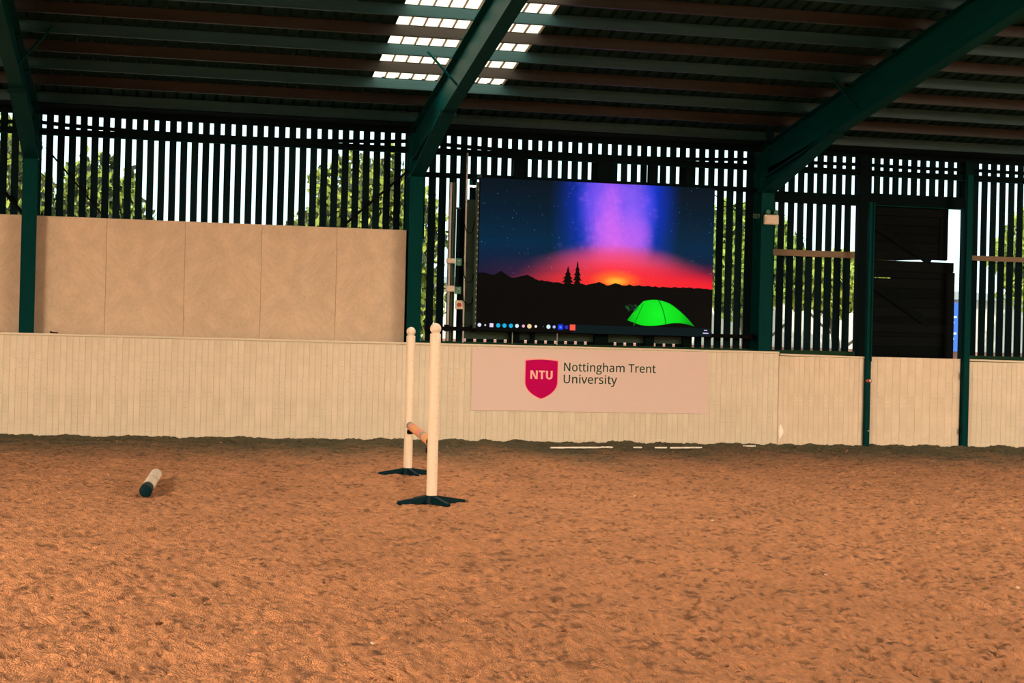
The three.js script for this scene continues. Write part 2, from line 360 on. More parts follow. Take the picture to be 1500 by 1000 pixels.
// ------------------------------------------------------------ steel portal frames
function frame(x, label) {
  const f = thing('portal_frame', label, 'steel frame', [x, 0, 0]);
  const W = 0.224, T = 0.02, web = 0.014;
  // column: an H section standing from z = -0.15 back to z = -0.55
  const H = 4.95, col = mergeGeometries([move(box(W, H, T), 0, H / 2, -0.16), move(box(W, H, T), 0, H / 2, -0.54), move(box(web, H, 0.36), 0, H / 2, -0.35)]);
  part(f, 'column', col, M.steel);
  const L = (RIDGE_Z + 0.35) / Math.cos(ROOF_PITCH), D = 0.56, FW = 0.19;
  const beam = mergeGeometries([move(box(FW, T, L), 0, -T / 2, -L / 2), move(box(FW, T, L), 0, -D + T / 2, -L / 2), move(box(web, D - 2 * T, L), 0, -D / 2, -L / 2)]);
  part(f, 'rafter', beam, M.steel, [0, under(RIDGE_Z) - 0.004, RIDGE_Z], [-ROOF_PITCH, 0, 0]);
  part(f, 'rafter', beam.clone().translate(0, 0, L), M.steel, [0, under(RIDGE_Z) - 0.004, RIDGE_Z], [ROOF_PITCH, 0, 0]);
  // haunch: a deepening plate with its own bottom flange
  const z1 = 2.6, b0 = under(-0.15) - 0.82, b1 = under(z1) - D;
  const s = new THREE.Shape([[-0.17, under(-0.15) - 0.4], [-0.17, b0], [z1, b1], [z1, b1 + 0.05]].map(p => new THREE.Vector2(...p)));
  const hw = new THREE.ExtrudeGeometry(s, { depth: web, bevelEnabled: false }); hw.rotateY(-Math.PI / 2);
  const len = Math.hypot(z1 + 0.17, b1 - b0);
  const hf = box(W, T, len).clone(); hf.rotateX(-Math.atan2(b1 - b0, z1 + 0.17)); hf.translate(0, (b0 + b1) / 2, (z1 - 0.17) / 2);
  part(f, 'haunch', mergeGeometries([move(hw.toNonIndexed ? hw : hw, web / 2, 0, 0), hf.toNonIndexed()]), M.steel);
  // stiffeners and splice plate
  part(f, 'splice_plate', box(W + 0.01, 0.1, 0.024), M.steelDark, [0, under(z1) - D - 0.02, z1 + 0.02], [-ROOF_PITCH, 0, 0]);
  part(f, 'stiffener', box(W - 0.02, 0.02, 0.36), M.steel, [0, b0 + 0.02, -0.35]);
  // cleats that hold every second purlin
  for (let k = 0; k < 10; k++) { const z = 0.08 + k * 1.57; part(f, 'purlin_cleat', box(0.12, 0.19, 0.012), M.steelDark, [x > 9 ? -0.09 : 0.02, under(z) + 0.06, z + 0.03]); }
  // stay from the rafter's bottom flange up to a purlin
  rod(f, 'knee_stay', M.steel, [0.06, under(3.5) - D + 0.04, 3.45], [x < 0 ? 0.5 : -0.45, under(3.5) + 0.02, 3.42], 0.018, 6);
  return f;
}
frame(FRAMES[0], 'green steel frame at the left edge, its column before the pale wall sheets');
frame(FRAMES[1], 'green steel frame between the pale wall sheets and the screen');
frame(FRAMES[2], 'green steel frame with the beige box on its column, right of the screen');

// ------------------------------------------------------------ roof
const ceiling = structure('ceiling');
const RIB = 0.2, COVER = 1.0;
function sheetGeometry(length, webs) {                                   // box-profile sheet: flats, raised ribs; webs = only the sloping sides
  const prof = [];
  for (let i = 0; i < 5; i++) { const x = i * RIB; prof.push([x, 0], [x + 0.14, 0], [x + 0.155, 0.032], [x + 0.185, 0.032]); }
  prof.push([COVER, 0]);
  const P = [], I = [];
  const n = prof.length;
  for (let i = 0; i + 1 < n; i++) {
    const steep = prof[i][1] !== prof[i + 1][1];
    if (webs !== undefined && webs !== steep) continue;
    const b = P.length / 3;
    for (const [px, py] of [prof[i], prof[i + 1]]) { P.push(px - COVER / 2, py, 0, px - COVER / 2, py, -length); }
    I.push(b, b + 2, b + 1, b + 1, b + 2, b + 3);
  }
  const g = new THREE.BufferGeometry(); g.setAttribute('position', new THREE.Float32BufferAttribute(P, 3));
  g.setAttribute('uv', new THREE.Float32BufferAttribute(P.flatMap((v, i) => i % 3 === 0 ? [v] : i % 3 === 2 ? [v] : []), 2));
  g.setIndex(I); g.computeVertexNormals(); return g;
}
{
  const yTop = under(RIDGE_Z) + PURLIN_H + 0.012;
  const LEN = (RIDGE_Z - EAVE_Z) / Math.cos(ROOF_PITCH), LEN2 = (FAR_Z + 0.6 - RIDGE_Z) / Math.cos(ROOF_PITCH);
  const full = sheetGeometry(LEN);
  const lightXs = new Set([-8.45, -7.45, 3.55, 4.55, 15.55, 16.55].map(v => v.toFixed(2))), fillXs = new Set([-12.45, -11.45, 17.55, 18.55].map(v => v.toFixed(2)));  // second set: unseen near-slope sheets added to go with the fill lamps
  const LIT0 = 1.62, LIT1 = 13.8, NEAR0 = 17, NEAR1 = 29;                                         // the translucent stretch of a sheet, along z
  const zs = (z) => (RIDGE_Z - z) / Math.cos(ROOF_PITCH);
  const skin = box(COVER, 0.05, 1);
  const glow = new THREE.MeshStandardMaterial({ color: lin(0.8, 0.75, 0.6), emissive: lin(1, 0.93, 0.74), emissiveIntensity: 1.35, roughness: 0.6 });
  const webMat = std(0.5, 0.42, 0.3, { roughness: 0.6 });
  const turned = sheetGeometry(LEN2).rotateY(Math.PI);
  for (let x = X0 + 0.05; x < X1 + 0.5; x += COVER) {
    const X = x.toFixed(2);
    for (const side of [1, -1]) {
      const rot = [-side * ROOF_PITCH, 0, 0], spin = g => side > 0 ? g : g.rotateY(Math.PI), total = side > 0 ? LEN : LEN2;
      if (!(side > 0 ? lightXs : fillXs).has(X)) { part(ceiling, 'roof_sheet', side > 0 ? full : turned, M.sheet, [x, yTop, RIDGE_Z], rot); continue; }
      const a = side > 0 ? zs(LIT1) : -zs(NEAR0), b = side > 0 ? zs(LIT0) : -zs(NEAR1), put = (name, g, m, from) => part(ceiling, name, spin(g.translate(0, 0, -from)), m, [x, yTop, RIDGE_Z], rot);
      put('roof_sheet', sheetGeometry(a), M.sheet, 0);
      put('roof_sheet', sheetGeometry(total - b), M.sheet, b);
      const lit = put('rooflight_sheet', sheetGeometry(b - a, false), glow, a); lit.userData.label = 'bright translucent rooflight sheet';
      part(lit, 'rib_side', spin(sheetGeometry(b - a, true).translate(0, 0, -a)), webMat);
    }
  }
  // a closed skin over the sheets keeps daylight out
  for (const side of [1, -1]) {
    const len = side > 0 ? LEN : LEN2;
    part(ceiling, 'roof_deck', box(X1 - X0, 0.04, len), M.sheetTop, [(X0 + X1) / 2, yTop + 0.075 - len / 2 * Math.sin(ROOF_PITCH), RIDGE_Z - side * len / 2 * Math.cos(ROOF_PITCH)], [-side * ROOF_PITCH, 0, 0]);
  }
  // lamps of the size of the rooflights, just under them; near-slope pair is added fill
  const lamp = (x, zA, zB, drop, power) => {
    const zc = (zA + zB) / 2, l = new THREE.RectAreaLight(ROOF_LIGHT, power, 1.96, (zB - zA) / Math.cos(ROOF_PITCH));
    l.position.set(x, under(zc) + drop, zc); l.rotation.set(-Math.PI / 2 + (zc < RIDGE_Z ? -1 : 1) * ROOF_PITCH, 0, 0); scene.add(l);
  };
  lamp(4.05, LIT0, LIT1, PURLIN_H - 0.01, ROOF_LIGHT_POWER.over_screen);
  for (const x of [-7.95, 16.05]) lamp(x, LIT0, LIT1, PURLIN_H - 0.01, ROOF_LIGHT_POWER.far_bays);
  for (const x of [-11.95, 18.05]) lamp(x, NEAR0, NEAR1, -0.02, ROOF_LIGHT_POWER.near_slope_fill);
  // purlins: green Z sections on cleats, brown ones between them
  const zee = (() => { const w = 0.06, t = 0.012, h = PURLIN_H;
    return mergeGeometries([move(box(X1 - X0, h, t), 0, h / 2, 0), move(box(X1 - X0, t, w), 0, t / 2, w / 2), move(box(X1 - X0, t, w), 0, h - t / 2, -w / 2)]); })();
  const zPos = [0.03, 0.93]; for (let z = 1.71; z < RIDGE_Z - 0.2; z += 0.785) zPos.push(z);
  zPos.forEach((z, k) => part(ceiling, 'purlin', zee, k % 2 ? M.purlinBrown : M.purlinGreen, [(X0 + X1) / 2, under(z), z], [-ROOF_PITCH * 0, 0, 0]));
  for (let z = RIDGE_Z + 0.5; z < FAR_Z; z += 0.785) part(ceiling, 'purlin', zee, M.purlinGreen, [(X0 + X1) / 2, under(z), z]);
  span(ceiling, 'eave_soffit', M.rail, X0, X1, 5.09, 5.11, -0.62, 0.03);
  span(ceiling, 'eave_closer', M.rail, X0, X1, 5.03, 5.35, -0.86, -0.80);
}
// the walls that close the hall out of view
{
  const wl = structure('wall_left'); span(wl, 'wall_sheet', M.ply[0], X0 - 0.2, X0, -0.3, 7.6, -0.8, FAR_Z + 0.4);
  const wr = structure('wall_right'); span(wr, 'wall_sheet', M.ply[1], X1, X1 + 0.2, -0.3, 7.6, -0.8, FAR_Z + 0.4);
  const wf = structure('wall_front'); span(wf, 'wall_sheet', M.ply[0], X0, X1, -0.3, 5.4, FAR_Z, FAR_Z + 0.2);
}

// ------------------------------------------------------------ LED screen
function screenPicture() {
  const w = 1280, h = 786, c = document.createElement('canvas'); c.width = w; c.height = h; const x = c.getContext('2d');
  x.fillStyle = '#04121c'; x.fillRect(0, 0, w, h);
  const blob = (cx, cy, rx, ry, color, a) => { x.save(); x.translate(cx * w, cy * h); x.scale(rx * w, ry * h); const g = x.createRadialGradient(0, 0, 0, 0, 0, 1);
    g.addColorStop(0, `rgba(${color},${a})`); g.addColorStop(0.55, `rgba(${color},${a * 0.5})`); g.addColorStop(1, `rgba(${color},0)`); x.fillStyle = g; x.fillRect(-1, -1, 2, 2); x.restore(); };
  let g = x.createLinearGradient(0, 0, 0, h * 0.7); g.addColorStop(0, 'rgba(4,20,30,0.6)'); g.addColorStop(0.6, 'rgba(0,50,85,0.7)'); g.addColorStop(1, 'rgba(50,20,60,0.7)'); x.fillStyle = g; x.fillRect(0, 0, w, h * 0.72);
  blob(0.46, 0.12, 0.17, 0.75, '10,60,235', 0.75); blob(0.72, 0.1, 0.14, 0.7, '10,60,240', 0.8); blob(0.58, 0.05, 0.25, 0.6, '40,60,250', 0.55);
  blob(0.50, 0.2, 0.1, 0.42, '140,90,250', 0.75); blob(0.64, 0.24, 0.12, 0.4, '140,90,255', 0.8); blob(0.57, 0.12, 0.14, 0.4, '150,90,255', 0.6);
  blob(0.57, 0.40, 0.10, 0.26, '230,95,235', 0.9); blob(0.52, 0.34, 0.09, 0.24, '170,90,240', 0.6); blob(0.66, 0.34, 0.08, 0.22, '170,90,245', 0.6); blob(0.58, 0.52, 0.3, 0.16, '235,70,130', 0.75); blob(0.56, 0.14, 0.05, 0.26, '215,90,240', 0.7);
  for (let i = 0; i < 420; i++) { const u = 0.56 + (rnd() + rnd() + rnd() - 1.5) * 0.16, v = rnd() * 0.45; blob(u, v, rr(0.004, 0.02), rr(0.008, 0.03), rnd() < 0.5 ? '90,60,210' : '235,120,240', 0.16); }
  for (let i = 0; i < 40; i++) { const t = i / 40; blob(0.555 + t * 0.035 + rr(-0.006, 0.006), 0.04 + t * 0.22, 0.008, 0.014, '255,170,240', 0.10); }
  blob(0.52, 0.1, 0.12, 0.3, '150,95,255', 0.55); blob(0.64, 0.14, 0.12, 0.34, '150,100,255', 0.65);
  blob(0.60, 0.40, 0.15, 0.26, '225,110,245', 0.6); blob(0.54, 0.26, 0.07, 0.3, '225,110,245', 0.5); blob(0.68, 0.36, 0.07, 0.16, '200,100,245', 0.45);
  // afterglow along the horizon
  blob(0.59, 0.57, 0.38, 0.17, '255,80,120', 0.8); blob(0.58, 0.60, 0.42, 0.19, '255,65,85', 0.9); blob(0.58, 0.64, 0.46, 0.13, '255,45,50', 0.95); blob(0.92, 0.66, 0.35, 0.16, '250,30,60', 0.8); blob(1.0, 0.68, 0.3, 0.11, '255,30,50', 0.9); blob(0.25, 0.62, 0.3, 0.14, '120,40,70', 0.35);
  blob(0.58, 0.66, 0.5, 0.075, '255,50,45', 0.9); blob(0.58, 0.645, 0.12, 0.08, '255,150,40', 0.95); blob(0.58, 0.65, 0.06, 0.035, '255,190,60', 1);
  for (let i = 0; i < 520; i++) { const u = rnd(), v = rnd() * 0.62, s = Math.pow(rnd(), 3); x.fillStyle = `rgba(120,190,220,${0.12 + 0.4 * s})`; x.beginPath(); x.arc(u * w, v * h, 0.8 + 2 * s, 0, 7); x.fill(); }
  // ridge line
  x.fillStyle = '#050606'; x.beginPath(); x.moveTo(0, h);
  for (let i = 0; i <= 160; i++) { const u = i / 160; let v = 0.625 + 0.048 * Math.min(1, u / 0.34); v += noise2(u * 22, 3) * 0.006 + noise2(u * 60, 8) * 0.003; for (const [pu, ph, pw] of [[0.03, 0.012, 0.03], [0.095, 0.032, 0.03], [0.205, 0.03, 0.045], [0.51, 0.016, 0.03], [0.58, 0.014, 0.03]]) v -= ph * Math.max(0, 1 - Math.abs(u - pu) / pw); if (u > 0.7) v += 0.008 * (u - 0.7) / 0.3; x.lineTo(u * w, v * h); }
  x.lineTo(w, h); x.closePath(); x.fill();
  for (const [u, v0, v1, wd] of [[0.375, 0.573, 0.70, 0.026], [0.415, 0.535, 0.70, 0.02]]) for (let k = 0; k < 10; k++) { const t = k / 10, y = (v0 + (v1 - v0) * t) * h, hw = wd * w * Math.min(1, 0.22 + t * 1.5) * (k % 2 ? 0.72 : 1); x.beginPath(); x.moveTo(u * w, y - 12); x.lineTo(u * w + hw, y + 14); x.lineTo(u * w - hw, y + 14); x.fill(); }
  // lit green tent
  g = x.createRadialGradient(0.765 * w, 0.86 * h, 10, 0.765 * w, 0.86 * h, 0.15 * w); g.addColorStop(0, '#10f428'); g.addColorStop(0.6, '#08dc1c'); g.addColorStop(1, '#049a14');
  x.fillStyle = g; x.beginPath(); x.moveTo(0.632 * w, 0.905 * h); x.quadraticCurveTo(0.665 * w, 0.83 * h, 0.70 * w, 0.775 * h); x.quadraticCurveTo(0.76 * w, 0.745 * h, 0.82 * w, 0.79 * h); x.quadraticCurveTo(0.88 * w, 0.85 * h, 0.925 * w, 0.935 * h); x.quadraticCurveTo(0.86 * w, 0.90 * h, 0.80 * w, 0.925 * h); x.quadraticCurveTo(0.74 * w, 0.945 * h, 0.69 * w, 0.935 * h); x.closePath(); x.fill();
  x.strokeStyle = '#0b7a1c'; x.lineWidth = 5; x.beginPath(); x.moveTo(0.765 * w, 0.765 * h); x.quadraticCurveTo(0.79 * w, 0.82 * h, 0.80 * w, 0.925 * h); x.stroke();
  x.strokeStyle = '#0a8a20'; x.lineWidth = 4; x.beginPath(); x.moveTo(0.70 * w, 0.79 * h); x.lineTo(0.66 * w, 0.94 * h); x.stroke();
  for (let i = 0; i < 26; i++) blob(0.645 + rr(-0.02, 0.03), 0.82 + rr(-0.02, 0.02), 0.008, 0.01, '40,120,70', 0.4);
  // task bar with its row of icons
  const dot = (u, r, col, sq) => { x.fillStyle = col; if (sq) x.fillRect(u * w - r, 0.963 * h - r, 2 * r, 2 * r); else { x.beginPath(); x.arc(u * w, 0.963 * h, r, 0, 7); x.fill(); } };
  x.fillStyle = '#050607'; x.fillRect(0, 0.935 * h, 0.4 * w, 0.065 * h); x.fillStyle = '#06181b'; x.fillRect(0.4 * w, 0.945 * h, 0.6 * w, 0.055 * h);
  dot(0.01, 10, '#dfe8ff'); dot(0.034, 5, '#cfd6e6'); dot(0.060, 10, '#f0d8f4', 1); for (const u of [0.088, 0.114, 0.141]) dot(u, 11, '#18b4e0'); dot(0.166, 10, '#d8f0ff'); dot(0.193, 8, '#f0a8d0'); dot(0.218, 12, '#f0cf9a'); dot(0.245, 7, '#f4ece0'); dot(0.276, 2.5, '#8090a0'); dot(0.298, 11, '#d4f0f8'); dot(0.322, 8, '#a8c0ff'); dot(0.349, 14, '#1038e0', 1); dot(0.349, 6, '#5a80ff', 1); dot(0.374, 9, '#2a30c8', 1); dot(0.400, 15, '#ff5a48', 1);
  x.fillStyle = '#e2c8ff'; x.fillRect(0.967 * w, 0.955 * h, 18, 5); x.fillRect(0.962 * w, 0.974 * h, 32, 6);
  const t = new THREE.CanvasTexture(c); t.colorSpace = THREE.SRGBColorSpace; return t;
}
{
  const s = thing('led_screen', 'large lit video screen showing a starry sunset and a green tent', 'screen', [7.105, 1.795, -0.2]);
  const W = 4.03, H = 2.505;
  part(s, 'cabinet', rbox(W, H, 0.1, 0.01), M.black, [0, H / 2, -0.052]);
  part(s, 'display', new THREE.PlaneGeometry(W - 0.012, H - 0.012), new THREE.MeshPhysicalMaterial({ color: 0x010101, roughness: 0.6, specularIntensity: 0.08, emissive: 0xffffff, emissiveMap: screenPicture(), emissiveIntensity: 1.0 }), [0, H / 2, 0.001]);
  part(s, 'side_plate', rbox(0.05, H - 0.12, 0.08, 0.006), M.grey, [-W / 2 - 0.027, H / 2 - 0.02, -0.06]);
  for (let k = 0; k < 24; k++) part(s, 'side_clip', box(0.012, 0.03, 0.03), M.galv, [-W / 2 - 0.02, 0.12 + k * 0.095, -0.012]);
  part(s, 'corner_bracket', box(0.05, 0.05, 0.12), M.grey, [-W / 2 + 0.0, H + 0.02, -0.05]);
  const l = new THREE.RectAreaLight(new THREE.Color(0.62, 0.3, 0.75), 0.12, W - 0.1, H - 0.1); l.position.set(7.105, 1.795 + H / 2, -0.185); l.rotation.set(0, Math.PI, 0); scene.add(l);
  const beam = thing('screen_beam', 'dark horizontal beam carrying the bottom of the screen', 'beam', [7.1, 1.79, -0.37]);
  part(beam, 'bar', rbox(5.66, 0.066, 0.06, 0.008), M.black, [0, 0.032, 0]);
  for (const x of [-2.48, -2.05, 2.03, 2.77]) part(beam, 'clamp', rbox(0.07, 0.11, 0.08, 0.008), M.black, [x, 0.04, 0.01]);
  const l2 = thing('white_bar', 'short glowing white bar at the upper left of the screen', 'light', [5.02, 4.16, -0.37]);  // small white bar given its own glow and a weak point light
  part(l2, 'tube', rbox(0.17, 0.032, 0.03, 0.012), new THREE.MeshStandardMaterial({ color: 0xffffff, emissive: lin(0.95, 1, 0.98), emissiveIntensity: 1.1 }), [0, 0, 0.02]);
  part(l2, 'bracket', rbox(0.05, 0.1, 0.02, 0.004), M.steelDark, [-0.05, 0.05, 0]);
  const pl = new THREE.PointLight(new THREE.Color(0.95, 1, 0.98), 0.05); pl.position.set(5.02, 4.16, -0.32); scene.add(pl);
}

// ------------------------------------------------------------ fittings left of the screen
{
  const t = thing('cable_trunking', 'pale upright cable trunking between the green column and the screen', 'trunking', [4.695, 1.62, -0.47]);
  for (const [x, w] of [[-0.035, 0.035], [0.012, 0.03], [0.05, 0.022]]) part(t, 'channel', rbox(w, 2.6, 0.04, 0.005), x < 0 ? M.galv : M.grey, [x, 1.3, 0]);
  const c = thing('conduit', 'thin grey metal conduit running up beside the screen', 'conduit', [4.9, 1.6, -0.36]);
  part(c, 'pipe', new THREE.CylinderGeometry(0.016, 0.016, 3.1, 12), M.galv, [0, 1.55, 0]);
  for (const y of [0.3, 1.3, 2.3]) part(c, 'clip', rbox(0.05, 0.03, 0.04, 0.004), M.steelDark, [0, y, -0.01]);
  const boxAt = (label, y, w, h) => { const b = thing('junction_box', label, 'box', [4.675, y, -0.42], 'beige boxes left of the screen'); const bd = part(b, 'body', rbox(w, h, 0.06, 0.012), M.boxPlastic); part(bd, 'lid', rbox(w - 0.02, h - 0.02, 0.012, 0.005), M.boxPlastic, [0, 0, 0.034]); };
  boxAt('beige junction box left of the screen, the upper of two', 2.93, 0.14, 0.085); boxAt('beige junction box left of the screen, just above the red-centred switch', 2.475, 0.145, 0.10);
  const sw = (label, y) => { const b = thing('isolator_switch', label, 'switch', [4.805, y, -0.40]); const bd = part(b, 'body', rbox(0.1, 0.12, 0.06, 0.01), M.greenPlastic); part(bd, 'lever', rbox(0.05, 0.02, 0.02, 0.005), M.galv, [0, 0.02, 0.04]); };
  sw('small green switch right of the upper beige box', 2.915); sw('small green switch right of the lower beige box', 2.45);
  const cp = thing('call_point', 'square pale switch plate with a dark red round centre', 'switch', [4.825, 2.215, -0.38]);
  const plate = part(cp, 'plate', rbox(0.125, 0.145, 0.05, 0.012), M.boxPlastic); part(plate, 'button', new THREE.CylinderGeometry(0.033, 0.036, 0.03, 18), M.red, [0, 0, 0.035], [Math.PI / 2, 0, 0]);
  const strip = thing('cable_duct', 'dark upright cable duct above the green switches', 'duct', [4.79, 2.5, -0.46]);
  part(strip, 'duct_body', rbox(0.05, 1.3, 0.05, 0.006), M.rail, [0, 0.65, 0]); part(strip, 'end_clip', rbox(0.07, 0.03, 0.055, 0.005), M.grey, [0, 1.3, 0]);
  const cable = (label, pts) => single('cable', label, 'cable', tube(pts, 0.008), M.black);
  cable('thin black cable looping to the screen edge, highest of three', [[4.85, 3.75, -0.38], [4.90, 3.45, -0.33], [4.97, 3.38, -0.30], [5.02, 3.5, -0.29], [5.03, 3.6, -0.29]]);
  cable('thin black cable looping to the screen beside the lower beige box', [[4.865, 2.98, -0.33], [4.89, 2.68, -0.32], [4.96, 2.58, -0.30], [5.02, 2.63, -0.29], [5.03, 2.72, -0.29]]);
  cable('thin black cable looping from the red-centred switch to the screen', [[4.865, 2.42, -0.33], [4.89, 2.28, -0.32], [4.95, 2.22, -0.30], [5.02, 2.25, -0.29], [5.03, 2.34, -0.29]]);
  // box on the right-hand column
  const jb = thing('junction_box', 'beige box with two round glands on the column right of the screen', 'box', [10.095, 3.80, -0.106]);
  const jbody = part(jb, 'body', rbox(0.25, 0.165, 0.08, 0.014), M.boxPlastic); part(jbody, 'lid', rbox(0.215, 0.135, 0.014, 0.006), M.boxPlastic, [0.005, 0, 0.043]);
  for (const x of [-0.065, 0.075]) part(jb, 'gland', new THREE.CylinderGeometry(0.038, 0.042, 0.05, 16), M.greenPlastic, [x, 0.125, 0.01], [Math.PI / 2.4, 0, 0]);
  const s2 = thing('twin_socket', 'small pair of pale fittings on the column edge beside the beige box', 'fitting', [9.875, 3.865, -0.2]);
  for (const x of [-0.025, 0.028]) part(s2, 'cap', rbox(0.042, 0.06, 0.05, 0.008), M.grey, [x, 0, 0]);
  part(s2, 'back_plate', rbox(0.12, 0.075, 0.01, 0.003), M.greenPlastic, [0, 0, -0.03]);
  cable('thin dark cable hanging between the screen and the right column', [[9.16, 3.98, -0.3], [9.4, 4.02, -0.35], [9.62, 4.07, -0.34], [9.88, 4.12, -0.3]]);
  cable('thin dark cable sagging towards the pale fittings on the column', [[9.16, 4.2, -0.34], [9.45, 4.05, -0.34], [9.7, 3.95, -0.3], [9.87, 3.91, -0.24]]);
}

// ------------------------------------------------------------ sign on the kicking board
{
  const W = 4.01, H = 1.02, k = 480, c = document.createElement('canvas'); c.width = Math.round(W * k); c.height = Math.round(H * k); const x = c.getContext('2d');
  x.fillStyle = '#d6c6c6'; x.fillRect(0, 0, c.width, c.height);
  const X = v => (v - 4.985) * k, Y = v => (1.53 - v) * k;
  const shield = grow => { const a = 5.874 - grow, b = 6.412 + grow, m = (a + b) / 2, t = 1.332 + grow; x.beginPath(); x.moveTo(X(a), Y(t)); x.quadraticCurveTo(X(m), Y(t + 0.045), X(b), Y(t));
    x.lineTo(X(b), Y(0.99)); x.bezierCurveTo(X(b), Y(0.86), X(b - 0.13), Y(0.76), X(m), Y(0.713 - grow)); x.bezierCurveTo(X(a + 0.13), Y(0.76), X(a), Y(0.86), X(a), Y(0.99)); x.closePath(); };
  x.fillStyle = '#f2a9ae'; shield(0.022); x.fill(); x.fillStyle = '#b6005e'; shield(0); x.fill();
  const text = (s, x0, x1, base, cap, font, col) => { x.fillStyle = col; x.textBaseline = 'alphabetic'; const px = cap * k / 0.714; x.font = font.replace('SZ', px.toFixed(1) + 'px'); const m = x.measureText(s).width; x.save(); x.translate(X(x0), Y(base)); x.scale((x1 - x0) * k / m, 1); x.fillText(s, 0, 0); x.strokeStyle = col; x.lineWidth = 1.6; x.strokeText(s, 0, 0); x.restore(); };
  text('NTU', 5.94, 6.345, 1.035, 0.135, 'bold SZ sans-serif', '#f6b9bb');
  text('Nottingham Trent', 6.50, 8.09, 1.175, 0.135, 'SZ sans-serif', '#173f33'); text('University', 6.50, 7.425, 0.975, 0.138, 'SZ sans-serif', '#173f33');
  const t = new THREE.CanvasTexture(c); t.colorSpace = THREE.SRGBColorSpace; t.anisotropy = 8;
  const s = thing('sign_board', 'wide pale sign board with a pink shield and dark green lettering', 'sign', [4.985 + W / 2, 0.51, 0.012]);
  part(s, 'panel', rbox(W, H, 0.012, 0.003), std(0.66, 0.57, 0.56, { roughness: 0.6 }), [0, H / 2, -0.003]);
  part(s, 'print', new THREE.PlaneGeometry(W - 0.008, H - 0.008), new THREE.MeshPhysicalMaterial({ map: t, roughness: 0.7, specularIntensity: 0.15 }), [0, H / 2, 0.0045]);
}

// ------------------------------------------------------------ show jump
function wingStand(pos, turn, label) {
  const s = thing('jump_stand', label, 'jump stand', pos, 'white jump stands'); s.rotation.y = turn;
  const R = 0.052, top = 1.63;
  const prof = [[0, 0.03], [R, 0.03], [R, top], [R * 0.97, top + 0.006], [R * 0.74, top + 0.012], [R * 0.74, top + 0.02]];
  for (let i = 1; i <= 12; i++) { const a = -0.72 + (Math.PI / 2 + 0.72) * i / 12; prof.push([Math.max(0, Math.cos(a)) * 0.054, top + 0.056 + Math.sin(a) * 0.054]); }
  part(s, 'post', new THREE.LatheGeometry(prof.map(p => new THREE.Vector2(...p)), 36), M.whitePlastic);
  const holes = []; for (let y = 0.3; y < 1.55; y += 0.075) holes.push(new THREE.CylinderGeometry(0.0055, 0.0055, 0.004, 10).rotateX(Math.PI / 2).translate(0, y, R));
  const h = part(s, 'pin_holes', mergeGeometries(holes), M.holeDark, [0, 0, 0], [0, -turn + 0.45, 0]); h.userData.kind = 'stuff';
  const sh = new THREE.Shape([[0.03, 0], [0.345, 0], [0.36, 0.012], [0.35, 0.026], [0.03, 0.075]].map(p => new THREE.Vector2(...p)));
  const foot = new THREE.ExtrudeGeometry(sh, { depth: 0.03, bevelEnabled: true, bevelThickness: 0.006, bevelSize: 0.005, bevelSegments: 2 }).translate(0, 0, -0.015);
  for (let k = 0; k < 4; k++) part(s, 'foot', foot, M.footPlastic, [0, 0.0, 0], [0, k * Math.PI / 2, 0]);
  part(s, 'foot_hub', new THREE.CylinderGeometry(0.064, 0.072, 0.075, 24), M.footPlastic, [0, 0.04, 0]);
  return s;
}
